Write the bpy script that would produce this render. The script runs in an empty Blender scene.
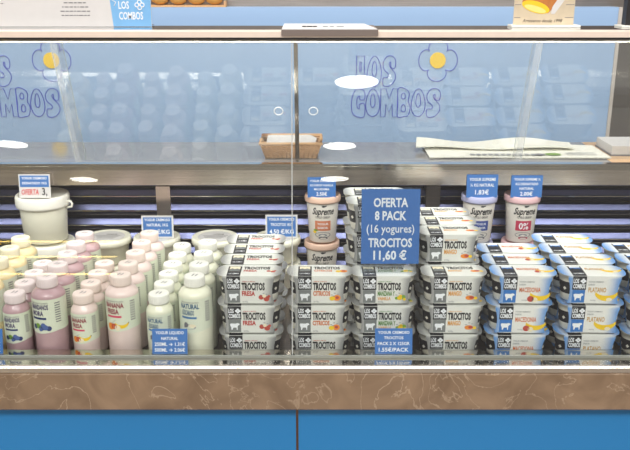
import bpy, bmesh, math, random
from mathutils import Matrix, Vector
random.seed(7)
PI = math.pi
S = bpy.context.scene
COL = S.collection

# ------------------------------------------------------------------ camera
cam_d = bpy.data.cameras.new('camera')
cam_d.sensor_width = 36.0
cam_d.lens = 825 / 630 * 36.0
cam_d.clip_start = 0.05
cam = bpy.data.objects.new('camera', cam_d)
cam.location = (0, 0, 1.65)
cam.rotation_euler = (math.radians(90 - 17.4), 0, 0)
COL.objects.link(cam)
S.camera = cam

# ------------------------------------------------------------------ world: soft light of a bright market hall
W = bpy.data.worlds.new('world')
S.world = W
W.use_nodes = True
nt = W.node_tree
for n in list(nt.nodes):
    nt.nodes.remove(n)
tc = nt.nodes.new('ShaderNodeTexCoord')
sep = nt.nodes.new('ShaderNodeSeparateXYZ')
mr = nt.nodes.new('ShaderNodeMapRange')
mr.inputs['From Min'].default_value = -0.3
mr.inputs['From Max'].default_value = 0.9
cr = nt.nodes.new('ShaderNodeValToRGB')
cr.color_ramp.elements[0].color = (0.30, 0.28, 0.27, 1)
cr.color_ramp.elements[1].color = (1.0, 0.98, 0.95, 1)
e = cr.color_ramp.elements.new(0.45)
e.color = (0.42, 0.40, 0.385, 1)
bg = nt.nodes.new('ShaderNodeBackground')
bg.inputs['Strength'].default_value = 0.9
wo = nt.nodes.new('ShaderNodeOutputWorld')
nt.links.new(tc.outputs['Generated'], sep.inputs[0])
nt.links.new(sep.outputs['Z'], mr.inputs['Value'])
nt.links.new(mr.outputs[0], cr.inputs[0])
nt.links.new(cr.outputs[0], bg.inputs['Color'])
nt.links.new(bg.outputs[0], wo.inputs['Surface'])

# ------------------------------------------------------------------ large lights: the strip light under the case's top rail, and two added fills
def area(name, loc, rot, sx, sy, power, color):
    d = bpy.data.lights.new(name, 'AREA')
    d.shape = 'RECTANGLE'
    d.size, d.size_y, d.energy, d.color = sx, sy, power, color
    o = bpy.data.objects.new(name, d)
    o.location = loc
    o.rotation_euler = rot
    COL.objects.link(o)
    return o
area('case_strip_light', (0, 1.722, 1.503), (math.radians(50), 0, 0), 2.5, 0.030, 7.0, (1.0, 0.96, 0.90))
area('hall_fill', (0, -0.9, 3.35), (math.radians(50), 0, 0), 4.0, 0.6, 95.0, (1.0, 0.97, 0.93))  # unseen area light added to brighten the product fronts
area('wall_fill', (0, 1.9, 3.3), (math.radians(32), 0, 0), 4.0, 0.4, 36.0, (1.0, 0.98, 0.96))  # unseen area light added to brighten the blue wall behind the counter

S.view_settings.view_transform = 'Standard'
S.view_settings.look = 'None'
S.view_settings.gamma = 1.0
S.view_settings.use_curve_mapping = False
S.view_settings.exposure = 0.24
S.cycles.max_bounces = 10
S.cycles.transparent_max_bounces = 16
S.cycles.use_denoising = True

# ------------------------------------------------------------------ materials
def lin(r, g, b):
    def f(c):
        c /= 255.0
        return c / 12.92 if c <= 0.04045 else ((c + 0.055) / 1.055) ** 2.4
    return (f(r), f(g), f(b), 1.0)

MATS = {}
def mat(name, rgb, rough=0.5, metal=0.0, var=0.05, scale=60.0, spec=None, coat=0.0):
    if name in MATS:
        return MATS[name]
    m = bpy.data.materials.new(name)
    m.use_nodes = True
    t = m.node_tree
    p = t.nodes['Principled BSDF']
    p.inputs['Roughness'].default_value = rough
    p.inputs['Metallic'].default_value = metal
    if spec is not None:
        p.inputs['Specular IOR Level'].default_value = spec
    if coat:
        p.inputs['Coat Weight'].default_value = coat
        p.inputs['Coat Roughness'].default_value = 0.1
    c = lin(*rgb)
    co = t.nodes.new('ShaderNodeTexCoord')
    nz = t.nodes.new('ShaderNodeTexNoise')
    nz.inputs['Scale'].default_value = scale
    mx = t.nodes.new('ShaderNodeMix')
    mx.data_type = 'RGBA'
    mx.inputs[6].default_value = tuple(x * (1 - var) for x in c[:3]) + (1,)
    mx.inputs[7].default_value = tuple(min(1, x * (1 + var)) for x in c[:3]) + (1,)
    t.links.new(co.outputs['Object'], nz.inputs['Vector'])
    t.links.new(nz.outputs['Fac'], mx.inputs[0])
    t.links.new(mx.outputs[2], p.inputs['Base Color'])
    MATS[name] = m
    return m

def brushed(name, rgb, rough, stretch=(1, 40, 40), var=0.18):
    m = mat(name, rgb, rough, 1.0, var, 6.0)
    t = m.node_tree
    nz = [n for n in t.nodes if n.type == 'TEX_NOISE'][0]
    co = [n for n in t.nodes if n.type == 'TEX_COORD'][0]
    mp = t.nodes.new('ShaderNodeMapping')
    mp.inputs['Scale'].default_value = stretch
    t.links.new(co.outputs['Object'], mp.inputs['Vector'])
    t.links.new(mp.outputs[0], nz.inputs['Vector'])
    return m

def glass(name, tint=(0.97, 0.985, 0.98), gain=1.7, ior=1.5, haze=0.0):
    m = bpy.data.materials.new(name)
    m.use_nodes = True
    t = m.node_tree
    for n in list(t.nodes):
        t.nodes.remove(n)
    out = t.nodes.new('ShaderNodeOutputMaterial')
    tr = t.nodes.new('ShaderNodeBsdfTransparent')
    tr.inputs[0].default_value = tint + (1,)
    gl = t.nodes.new('ShaderNodeBsdfGlossy')
    gl.inputs['Roughness'].default_value = 0.0
    fr = t.nodes.new('ShaderNodeFresnel')
    fr.inputs[0].default_value = ior
    ge = t.nodes.new('ShaderNodeNewGeometry')
    sb = t.nodes.new('ShaderNodeMath'); sb.operation = 'SUBTRACT'; sb.inputs[0].default_value = 1.0
    mu = t.nodes.new('ShaderNodeMath'); mu.operation = 'MULTIPLY'
    mg = t.nodes.new('ShaderNodeMath'); mg.operation = 'MULTIPLY'; mg.use_clamp = True
    mg.inputs[1].default_value = gain            # a pane reflects at its front and its back
    mx = t.nodes.new('ShaderNodeMixShader')
    t.links.new(ge.outputs['Backfacing'], sb.inputs[1])
    t.links.new(fr.outputs[0], mu.inputs[0])
    t.links.new(sb.outputs[0], mu.inputs[1])
    t.links.new(mu.outputs[0], mg.inputs[0])
    t.links.new(mg.outputs[0], mx.inputs[0])
    t.links.new(tr.outputs[0], mx.inputs[1])
    t.links.new(gl.outputs[0], mx.inputs[2])
    last = mx
    if haze:
        df = t.nodes.new('ShaderNodeBsdfDiffuse'); df.inputs[0].default_value = (0.8, 0.79, 0.78, 1)
        m2 = t.nodes.new('ShaderNodeMixShader'); m2.inputs[0].default_value = haze
        t.links.new(mx.outputs[0], m2.inputs[1]); t.links.new(df.outputs[0], m2.inputs[2])
        last = m2
    t.links.new(last.outputs[0], out.inputs['Surface'])
    return m

def film(name, rgb, alpha):
    m = mat(name, rgb, 0.3)
    t = m.node_tree
    p = t.nodes['Principled BSDF']
    p.inputs['Alpha'].default_value = alpha
    return m

def emit(name, rgb, strength):
    m = bpy.data.materials.new(name)
    m.use_nodes = True
    t = m.node_tree
    p = t.nodes['Principled BSDF']
    p.inputs['Base Color'].default_value = lin(*rgb)
    p.inputs['Emission Color'].default_value = lin(*rgb)
    p.inputs['Emission Strength'].default_value = strength
    return m

def marble():
    m = bpy.data.materials.new('brown_marble')
    m.use_nodes = True
    t = m.node_tree
    p = t.nodes['Principled BSDF']
    p.inputs['Roughness'].default_value = 0.22
    co = t.nodes.new('ShaderNodeTexCoord')
    n1 = t.nodes.new('ShaderNodeTexNoise'); n1.inputs['Scale'].default_value = 9; n1.inputs['Detail'].default_value = 8
    n1.inputs['Distortion'].default_value = 1.2
    r1 = t.nodes.new('ShaderNodeValToRGB')
    r1.color_ramp.elements[0].position = 0.3; r1.color_ramp.elements[0].color = lin(120, 98, 78)
    r1.color_ramp.elements[1].position = 0.7; r1.color_ramp.elements[1].color = lin(152, 127, 103)
    n2 = t.nodes.new('ShaderNodeTexNoise'); n2.inputs['Scale'].default_value = 7; n2.inputs['Detail'].default_value = 5
    n2.inputs['Distortion'].default_value = 2.5
    r2 = t.nodes.new('ShaderNodeValToRGB')
    r2.color_ramp.elements[0].position = 0.485; r2.color_ramp.elements[0].color = (0, 0, 0, 1)
    r2.color_ramp.elements[1].position = 0.515; r2.color_ramp.elements[1].color = (0, 0, 0, 1)
    ee = r2.color_ramp.elements.new(0.5); ee.color = (1, 1, 1, 1)
    n3 = t.nodes.new('ShaderNodeTexNoise'); n3.inputs['Scale'].default_value = 3.5
    mm = t.nodes.new('ShaderNodeMath'); mm.operation = 'MULTIPLY'
    mx = t.nodes.new('ShaderNodeMix'); mx.data_type = 'RGBA'
    mx.inputs[7].default_value = lin(188, 166, 142)
    for n in (n1, n2, n3):
        t.links.new(co.outputs['Object'], n.inputs['Vector'])
    t.links.new(n1.outputs['Fac'], r1.inputs[0])
    t.links.new(n2.outputs['Fac'], r2.inputs[0])
    t.links.new(r2.outputs[0], mm.inputs[0])
    t.links.new(n3.outputs['Fac'], mm.inputs[1])
    t.links.new(mm.outputs[0], mx.inputs[0])
    t.links.new(r1.outputs[0], mx.inputs[6])
    t.links.new(mx.outputs[2], p.inputs['Base Color'])
    return m

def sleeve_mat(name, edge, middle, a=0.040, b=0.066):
    # printed cardboard, coloured ends, white middle; the grey ends also hold painted shading
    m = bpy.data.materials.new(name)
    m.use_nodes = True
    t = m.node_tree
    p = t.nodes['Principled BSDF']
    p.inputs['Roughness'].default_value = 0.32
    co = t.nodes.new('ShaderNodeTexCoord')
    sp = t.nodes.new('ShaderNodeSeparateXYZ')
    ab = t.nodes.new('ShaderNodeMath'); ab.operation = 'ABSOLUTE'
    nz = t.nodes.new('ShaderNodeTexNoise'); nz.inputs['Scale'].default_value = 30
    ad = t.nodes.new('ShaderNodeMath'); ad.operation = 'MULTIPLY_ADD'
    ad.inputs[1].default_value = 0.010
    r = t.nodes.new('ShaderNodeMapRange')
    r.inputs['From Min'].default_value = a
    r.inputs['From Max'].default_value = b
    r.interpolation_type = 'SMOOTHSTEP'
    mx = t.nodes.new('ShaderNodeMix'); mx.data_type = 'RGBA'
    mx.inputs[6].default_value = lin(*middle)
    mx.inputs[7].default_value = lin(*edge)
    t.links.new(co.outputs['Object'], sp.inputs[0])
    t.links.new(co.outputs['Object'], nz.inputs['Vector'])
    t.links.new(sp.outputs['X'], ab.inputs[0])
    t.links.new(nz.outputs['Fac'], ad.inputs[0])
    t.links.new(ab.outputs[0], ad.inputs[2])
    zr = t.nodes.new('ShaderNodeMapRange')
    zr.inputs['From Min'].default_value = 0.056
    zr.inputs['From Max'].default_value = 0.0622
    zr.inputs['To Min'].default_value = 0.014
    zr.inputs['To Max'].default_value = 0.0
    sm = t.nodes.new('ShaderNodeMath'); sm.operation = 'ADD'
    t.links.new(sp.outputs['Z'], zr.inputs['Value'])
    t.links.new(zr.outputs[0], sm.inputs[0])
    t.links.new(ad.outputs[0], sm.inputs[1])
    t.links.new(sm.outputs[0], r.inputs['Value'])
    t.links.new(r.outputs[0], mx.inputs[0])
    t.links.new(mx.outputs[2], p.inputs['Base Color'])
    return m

STEEL = brushed('brushed_steel', (222, 213, 204), 0.22)
STEEL_DK = brushed('dull_steel', (140, 132, 126), 0.38)
POLISH = brushed('polished_steel', (205, 200, 192), 0.10, var=0.06)
BLADE = brushed('blade_blue_reflection', (112, 116, 152), 0.36)  # bluish reflections on the steel blades put into their base colour
DARK = mat('dark_void', (66, 62, 62), 0.6)
RAILM = mat('beige_aluminium', (240, 222, 208), 0.3, 0.2)
GASKET = mat('black_gasket', (30, 28, 28), 0.5)
PANE = glass('clear_glass')
RPANE = glass('hazy_glass', (0.95, 0.95, 0.945), 2.25, haze=0.035)  # pale veil of reflected light mixed into the rear panes as diffuse colour
TOPG = glass('top_glass', (0.93, 0.96, 0.95))
ACRY = glass('clear_acrylic', (0.97, 0.98, 0.99), 1.3)
EDGE = mat('glass_edge', (196, 206, 202), 0.15)
MARBLE = marble()
BLUEF = mat('blue_laminate', (40, 126, 188), 0.28, var=0.03, scale=3)
BLUEW = mat('blue_wall_panel', (154, 184, 220), 0.4, var=0.03, scale=2)
SEAM = brushed('seam_metal', (120, 96, 82), 0.3)
INKBLUE = mat('blue_marker', (44, 66, 200), 0.5)
YELLOW = mat('yellow_disc', (252, 208, 24), 0.5)
WHITE = mat('white_plastic', (246, 243, 234), 0.38, var=0.02)
CREAM = mat('cream_plastic', (244, 241, 224), 0.42, var=0.02)
NEWS = mat('newsprint', (244, 242, 230), 0.7, var=0.03)
PAPER = mat('white_paper', (214, 211, 210), 0.7, var=0.03)
CARD = mat('blue_card', (66, 116, 184), 0.35, var=0.03)
CARDW = mat('white_ink', (240, 242, 246), 0.5, var=0.01)
GREYINK = mat('grey_ink', (120, 118, 122), 0.6)
BLACKINK = mat('black_ink', (38, 36, 38), 0.5)
REDINK = mat('red_ink', (208, 60, 60), 0.6)
WICKER = mat('wicker', (212, 168, 122), 0.7, var=0.3, scale=240)
WOOD = mat('counter_wood', (206, 168, 128), 0.45, var=0.12, scale=14)

# ------------------------------------------------------------------ mesh builder
TXT = {}
def text_geo(s, bold=0.02):
    if (s, bold) in TXT:
        return TXT[(s, bold)]
    cu = bpy.data.curves.new('tmp', 'FONT')
    cu.body = s
    cu.size = 1.0
    cu.align_x = 'CENTER'
    cu.resolution_u = 2
    cu.offset = bold
    o = bpy.data.objects.new('tmp', cu)
    COL.objects.link(o)
    dg = bpy.context.evaluated_depsgraph_get()
    me = bpy.data.meshes.new_from_object(o.evaluated_get(dg))
    vs = [(v.co.x, v.co.y) for v in me.vertices]
    fs = [tuple(p.vertices) for p in me.polygons]
    bpy.data.objects.remove(o)
    bpy.data.curves.remove(cu)
    bpy.data.meshes.remove(me)
    x0 = min(v[0] for v in vs); x1 = max(v[0] for v in vs)
    vs = [(x - (x0 + x1) / 2, y) for x, y in vs]
    TXT[(s, bold)] = (vs, fs, x1 - x0)
    return TXT[(s, bold)]

def ell(cx, cy, rx, ry, n=16, a0=0.0, a1=2 * PI):
    return [(cx + rx * math.cos(a0 + (a1 - a0) * i / n), cy + ry * math.sin(a0 + (a1 - a0) * i / n)) for i in range(n)]

class MB:
    def __init__(self):
        self.v, self.f, self.m, self.s, self.mats = [], [], [], [], []
    def mi(self, m):
        if m not in self.mats:
            self.mats.append(m)
        return self.mats.index(m)
    def add(self, vs, fs, m, M=None, smooth=False):
        b = len(self.v)
        k = self.mi(m)
        for p in vs:
            p = Vector(p)
            self.v.append(M @ p if M else p)
        for f in fs:
            self.f.append(tuple(b + i for i in f)); self.m.append(k); self.s.append(smooth)
        return self
    def box(self, x0, x1, y0, y1, z0, z1, m, M=None):
        vs = [(x, y, z) for z in (z0, z1) for y in (y0, y1) for x in (x0, x1)]
        return self.add(vs, [(0, 2, 3, 1), (4, 5, 7, 6), (0, 1, 5, 4), (1, 3, 7, 5), (3, 2, 6, 7), (2, 0, 4, 6)], m, M)
    def prism(self, prof, x0, x1, m, M=None, edge=None):
        # prof: (y,z) outline, extruded along x
        n = len(prof)
        vs = [(x0, y, z) for y, z in prof] + [(x1, y, z) for y, z in prof]
        area2 = sum(prof[i][0] * prof[(i + 1) % n][1] - prof[(i + 1) % n][0] * prof[i][1] for i in range(n))
        side = [(i, (i + 1) % n, n + (i + 1) % n, n + i) for i in range(n)]
        caps = [tuple(range(n))[::-1], tuple(range(n, 2 * n))]
        if area2 > 0:
            side = [f[::-1] for f in side]; caps = [c[::-1] for c in caps]
            side = [f[::-1] for f in side]; caps = [c for c in caps]
            caps = [tuple(range(n))[::-1], tuple(range(n, 2 * n))]
        else:
            side = [f[::-1] for f in side]
            caps = [tuple(range(n)), tuple(range(n, 2 * n))[::-1]]
        self.add(vs, side, m, M)
        self.add(vs, caps, edge or m, M)
        return self
    def lathe(self, prof, m, n=28, M=None, smooth=True, bands=None):
        # prof: (r,z) from bottom to top; bands: list of (z0,z1,material)
        vs = []; rows = []
        for r, z in prof:
            if r < 1e-6:
                rows.append([len(vs)]); vs.append((0, 0, z))
            else:
                rows.append(list(range(len(vs), len(vs) + n)))
                vs += [(r * math.cos(2 * PI * i / n), r * math.sin(2 * PI * i / n), z) for i in range(n)]
        groups = {}
        for j in range(len(rows) - 1):
            a, b = rows[j], rows[j + 1]
            zc = (prof[j][1] + prof[j + 1][1]) / 2
            mm = m
            for z0, z1, bm in bands or []:
                if z0 <= zc <= z1:
                    mm = bm
            fs = groups.setdefault(mm, [])
            for i in range(n):
                i2 = (i + 1) % n
                if len(a) == 1 and len(b) == 1:
                    continue
                if len(a) == 1:
                    fs.append((a[0], b[i2], b[i]))
                elif len(b) == 1:
                    fs.append((a[i], a[i2], b[0]))
                else:
                    fs.append((a[i], a[i2], b[i2], b[i]))
        first = True
        base = len(self.v)
        for mm, fs in groups.items():
            if first:
                self.add(vs, fs, mm, M, smooth); first = False
            else:
                k = self.mi(mm)
                for f in fs:
                    self.f.append(tuple(base + i for i in f)); self.m.append(k); self.s.append(smooth)
        return self
    def tube(self, pts, r, m, n=6, closed=False, M=None):
        pts = [Vector(p) for p in pts]
        N = len(pts); vs = []; fs = []
        for i, p in enumerate(pts):
            if closed:
                d = pts[(i + 1) % N] - pts[i - 1]
            else:
                d = pts[min(i + 1, N - 1)] - pts[max(i - 1, 0)]
            d.normalize()
            up = Vector((0, 1, 0)) if abs(d.y) < 0.9 else Vector((1, 0, 0))
            a = d.cross(up).normalized(); b = d.cross(a).normalized()
            for k in range(n):
                t = 2 * PI * k / n
                vs.append(p + a * (r * math.cos(t)) + b * (r * math.sin(t)))
        for i in range(N if closed else N - 1):
            j = (i + 1) % N
            for k in range(n):
                k2 = (k + 1) % n
                fs.append((i * n + k, j * n + k, j * n + k2, i * n + k2))
        if not closed:
            fs.append(tuple(range(n))); fs.append(tuple(range((N - 1) * n, N * n))[::-1])
        return self.add(vs, fs, m, M, True)
    def flat(self, pts, m, fn, M=None):
        # a flat printed polygon: pts in the print's (x,y), fn maps it to the surface
        vs = [fn(x, y) for x, y in pts]
        return self.add(vs, [tuple(range(len(vs)))], m, M)
    def text(self, s, x, y, h, m, fn, w=None, shear=0.0, align='c', M=None, bold=0.02):
        vs, fs, tw = text_geo(s, bold)
        sy = h / 0.70
        sx = w / tw if w else sy
        off = 0.0 if align == 'c' else (tw * sx / 2 if align == 'l' else -tw * sx / 2)
        return self.add([fn(x + off + a * sx + shear * b * sy, y + b * sy) for a, b in vs], fs, m, M)
    def build(self, name, parent=None, loc=None):
        me = bpy.data.meshes.new(name)
        me.from_pydata([tuple(p) for p in self.v], [], self.f)
        for m in self.mats:
            me.materials.append(m)
        me.polygons.foreach_set('material_index', self.m)
        me.polygons.foreach_set('use_smooth', self.s)
        me.update()
        o = bpy.data.objects.new(name, me)
        COL.objects.link(o)
        if parent:
            o.parent = parent
        if loc:
            o.location = loc
        return o

def front(y):                     # print on a plane that faces the customer
    return lambda a, b: (a, y, b)
def top(z):                       # print on a plane that faces up
    return lambda a, b: (a, b, z)
def wrap(R, rot=0.0):             # print wrapped round a cylinder
    return lambda a, b: (R * math.sin(a / R + rot), -R * math.cos(a / R + rot), b)
def wrapc(r0, z0, r1, z1, eps=0.0004):
    def f(a, b):
        R = r0 + (r1 - r0) * (b - z0) / (z1 - z0) + eps
        return (R * math.sin(a / R), -R * math.cos(a / R), b)
    return f

def tag(o, label, cat, group=None):
    o['label'] = label; o['category'] = cat
    if group:
        o['group'] = group
    return o
def empty(name, loc, rz=0.0):
    o = bpy.data.objects.new(name, None)
    o.empty_display_size = 0.05
    o.location = loc; o.rotation_euler = (0, 0, rz)
    COL.objects.link(o)
    return o
def struct(o):
    o['kind'] = 'structure'
    return o
def copy_tree(o, parent=None):
    c = o.copy()
    COL.objects.link(c)
    if parent:
        c.parent = parent
    for ch in list(o.children):
        copy_tree(ch, c)
    return c

# ------------------------------------------------------------------ setting
FL = MB(); FL.box(-4, 4, -8, 4.2, -0.05, 0, mat('floor_tile', (150, 140, 130), 0.4, var=0.1, scale=4)); struct(FL.build('floor'))
b = MB(); b.box(-3.2, 1.075, 3.0, 3.06, 0, 1.513, BLUEW); b.box(1.070, 1.082, 2.994, 3.06, 0, 1.513, mat('panel_edging', (196, 188, 180), 0.4))
struct(b.build('wall_back'))
b = MB(); b.box(-3.2, 3.2, 3.066, 3.12, 1.45, 1.60, brushed('shelf_steel', (150, 143, 138), 0.35)); struct(b.build('trim_1'))
b = MB()
b.box(0.9, 3.4, 3.42, 3.5, 0, 3.2, mat('dark_panel', (92, 84, 80), 0.45, var=0.15, scale=6))
b.box(-3.2, 0.9, 3.42, 3.5, 0, 3.2, mat('upper_panel', (120, 112, 106), 0.5, var=0.2, scale=8))
struct(b.build('wall_rear'))
for i, y in enumerate((-2.86, -4.88, -6.62)):
    b = MB(); b.box(-4, 4, y - 0.05, y + 0.05, 3.30, 3.42, mat('beam_paint', (210, 206, 200), 0.6)); struct(b.build('ceiling_beam'))

# ------------------------------------------------------------------ the refrigerated display case
FZ = 0.839       # floor of the well
LZ = 0.887       # polished front ledge
X0, X1 = -1.3, 1.3
case = tag(empty('refrigerated_display_case', (0, 1.85, 0)), 'long glass fronted refrigerated case with brown marble ledge and blue front', 'display case')
def cpart(mb, name, parent=None):
    o = mb.build(name)
    p = parent or case
    o.parent = p
    o.matrix_parent_inverse = p.matrix_world.inverted() if p is not case else Matrix.Translation(-case.location)
    return o
G0y, LEAN = 1.534, math.tan(math.radians(12.8))
def gy(z):
    return G0y + (z - LZ) * LEAN
for xa, xb in ((X0, -0.0395), (-0.0345, X1)):
    b = MB(); b.box(xa, xb, 1.515, 1.535, 0.08, 0.787, BLUEF); cpart(b, 'front_panel')
b = MB(); b.box(-0.0395, -0.0345, 1.5145, 1.53, 0.08, 0.787, SEAM); cpart(b, 'seam_strip')
b = MB(); b.box(X0, X1, 1.56, 2.30, 0, 0.08, GASKET); cpart(b, 'plinth')
b = MB(); b.box(X0, X1, 1.535, 2.37, 0.081, 0.80, STEEL_DK); cpart(b, 'body')
b = MB(); b.prism([(1.492, 0.873), (1.488, 0.869), (1.488, 0.791), (1.492, 0.787), (1.534, 0.787), (1.534, 0.873)], X0, X1, MARBLE); cpart(b, 'marble_ledge')
b = MB(); b.prism([(1.496, LZ), (1.491, LZ - 0.0010), (1.4885, LZ - 0.004), (1.488, 0.8735), (1.496, 0.8735)], X0, X1, mat('nosing_steel', (214, 204, 192), 0.25, 0.9)); cpart(b, 'steel_nosing')
b = MB(); b.box(X0, X1, 1.4963, 1.5655, 0.8737, LZ, POLISH); b.box(X0, X1, 1.5345, 1.5655, 0.801, 0.8737, STEEL_DK); cpart(b, 'polished_ledge')
b = MB(); b.box(X0, X1, 1.566, 2.148, 0.80, FZ, STEEL_DK); cpart(b, 'well_floor')
# back of the well: steel panel, louvre blades, posts
b = MB(); b.box(X0, X1, 2.165, 2.175, FZ, 1.10, DARK); b.box(X0, X1, 2.176, 2.335, 0.80, 1.151, STEEL_DK); cpart(b, 'back_panel')
b = MB(); b.prism([(2.030, 1.1670), (2.030, 1.1200), (2.034, 1.1180), (2.150, 1.0890), (2.150, 1.1000), (2.045, 1.1280), (2.045, 1.1670)][::-1], X0, X1, STEEL)
b.box(X0, X1, 2.026, 2.0299, 1.1600, 1.1690, POLISH); cpart(b, 'upper_band')
b = MB()
for k in range(6):
    z = 1.079 - k * 0.0405
    if z - 0.03 < FZ:
        break
    b.prism([(2.138, z), (2.130, z - 0.0135), (2.132, z - 0.0150), (2.150, z - 0.006), (2.156, z)], X0, X1, BLADE)
    b.box(X0, X1, 2.1295, 2.1325, z - 0.0175, z - 0.0150, POLISH)
    b.prism([(2.153, z - 0.0225), (2.147, z - 0.0315), (2.149, z - 0.0330), (2.160, z - 0.0225)], X0, X1, STEEL)
b.box(X0, X1, 2.140, 2.165, FZ, 0.868, STEEL)
cpart(b, 'louvre_panel')
for x in (-1.14, -0.405, 0.315, 1.05):
    b = MB(); b.box(x - 0.019, x + 0.019, 2.122, 2.165, 0.868, 1.092, STEEL if x < 0 else STEEL_DK); cpart(b, 'louvre_post')
# rear service counter
b = MB(); b.box(X0, 0.765, 2.0485, 2.335, 1.1515, 1.168, mat('counter_grey', (136, 134, 134), 0.10, var=0.06, scale=12)); b.box(0.766, X1, 2.0485, 2.335, 1.1515, 1.168, WOOD); cpart(b, 'service_counter')
# glass front: two panes that meet left of the middle
n = Vector((0, -math.cos(math.radians(12.8)), math.sin(math.radians(12.8))))
zt = 1.514
for xa, xb in ((X0, -0.0475), (-0.0450, X1)):
    b = MB(); b.prism([(gy(LZ) - 0.0035, LZ + 0.0005), (gy(zt) - 0.0035, zt), (gy(zt) + 0.0035, zt), (gy(LZ) + 0.0035, LZ + 0.0005)], xa, xb, PANE, edge=EDGE); cpart(b, 'front_glass')
b = MB(); b.prism([(gy(LZ) - 0.004, LZ + 0.006), (gy(zt) - 0.004, zt - 0.001), (gy(zt) + 0.004, zt - 0.001), (gy(LZ) + 0.004, LZ + 0.006)], -0.0474, -0.0451, film('clear_silicone', (214, 218, 216), 0.45)); cpart(b, 'pane_joint')
b = MB(); b.box(X0, X1, gy(LZ) - 0.008, gy(LZ) - 0.0036, LZ + 0.0003, LZ + 0.005, mat('glass_channel', (150, 154, 148), 0.3, 0.5)); cpart(b, 'glass_channel')
ry = gy(zt)
b = MB()
b.prism([(ry - 0.016, 1.5165), (ry - 0.016, 1.528), (ry - 0.012, 1.5295), (ry + 0.014, 1.5295), (ry + 0.014, 1.5165)], X0, X1, RAILM); cpart(b, 'top_rail')
b = MB(); b.box(X0, X1, ry - 0.014, ry + 0.012, 1.5135, 1.5163, GASKET); cpart(b, 'rail_gasket')
b = MB(); b.box(X0, X1, ry + 0.0145, 1.812, 1.5225, 1.5290, TOPG); cpart(b, 'top_glass')
b = MB(); b.box(X0, X1, 1.704, 1.740, 1.506, 1.5165, STEEL_DK); cpart(b, 'strip_lamp')
# rear sliding panes, leaning towards the customer at the top
PB, PT = (2.040, 1.178), (1.920, 1.486)
sl = Vector((PT[0] - PB[0], PT[1] - PB[1]))
nn = Vector((sl.y, -sl.x)).normalized()
def rp(t, d):
    q = Vector(PB) + sl * t + nn * d
    return (q.x, q.y)
b = MB(); b.prism([rp(1.0, -0.004), rp(1.0, 0.012), (rp(1.0, 0.012)[0], 1.500), (rp(1.0, -0.004)[0], 1.500)], X0, X1, STEEL); cpart(b, 'rear_top_rail')
b = MB(); b.box(X0, X1, 2.0285, 2.0480, 1.1675, 1.1750, POLISH); cpart(b, 'rear_track')
def rear(xa, xb, d, hx=None):
    m = MB(); m.prism([rp(0.012, d - 0.0025), rp(0.995, d - 0.0025), rp(0.995, d + 0.0025), rp(0.012, d + 0.0025)], xa, xb, RPANE, edge=EDGE)
    o = cpart(m, 'sliding_pane')
    if hx is not None:
        q = MB()
        c = [(hx + 0.0105 * math.cos(2 * PI * i / 20), 0.0105 * math.sin(2 * PI * i / 20)) for i in range(20)]
        pts = []
        for x, t in c:
            yy, zz = rp(0.455 + t / sl.length, d - 0.0035)
            pts.append((x, yy, zz))
        q.tube(pts, 0.0014, mat('ring_chrome', (236, 240, 246), 0.3, 0.0), 6, True)
        r = q.build('finger_ring'); r.parent = o
        r.matrix_parent_inverse = Matrix.Identity(4)
    return o
rear(X0, -0.580, 0.0085)
rear(-0.604, -0.0490, 0.0, -0.088)
rear(-0.0395, 0.520, 0.0, -0.004)
rear(0.500, X1, 0.0085)
b = MB(); b.prism([rp(0.01, -0.0045), rp(0.995, -0.0045), rp(0.995, 0.004), rp(0.01, 0.004)], -0.0490, -0.0395, POLISH); cpart(b, 'meeting_strip')
for xa in (-0.606, 0.504):
    b = MB(); b.prism([rp(0.01, -0.0045), rp(0.995, -0.0045), rp(0.995, -0.003), rp(0.01, -0.003)], xa, xa + 0.016, film('edge_film', (226, 230, 236), 0.14)); cpart(b, 'edge_strip')
for x in (X0, X1 - 0.006):
    b = MB(); b.prism([(gy(LZ) + 0.006, LZ + 0.001), (2.10, LZ + 0.001), (2.10, 1.085), (2.015, 1.140), (2.015, 1.175), (1.905, 1.480), (1.80, 1.512), (gy(1.512) + 0.006, 1.512)], x, x + 0.006, PANE, edge=EDGE); cpart(b, 'end_glass')

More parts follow.
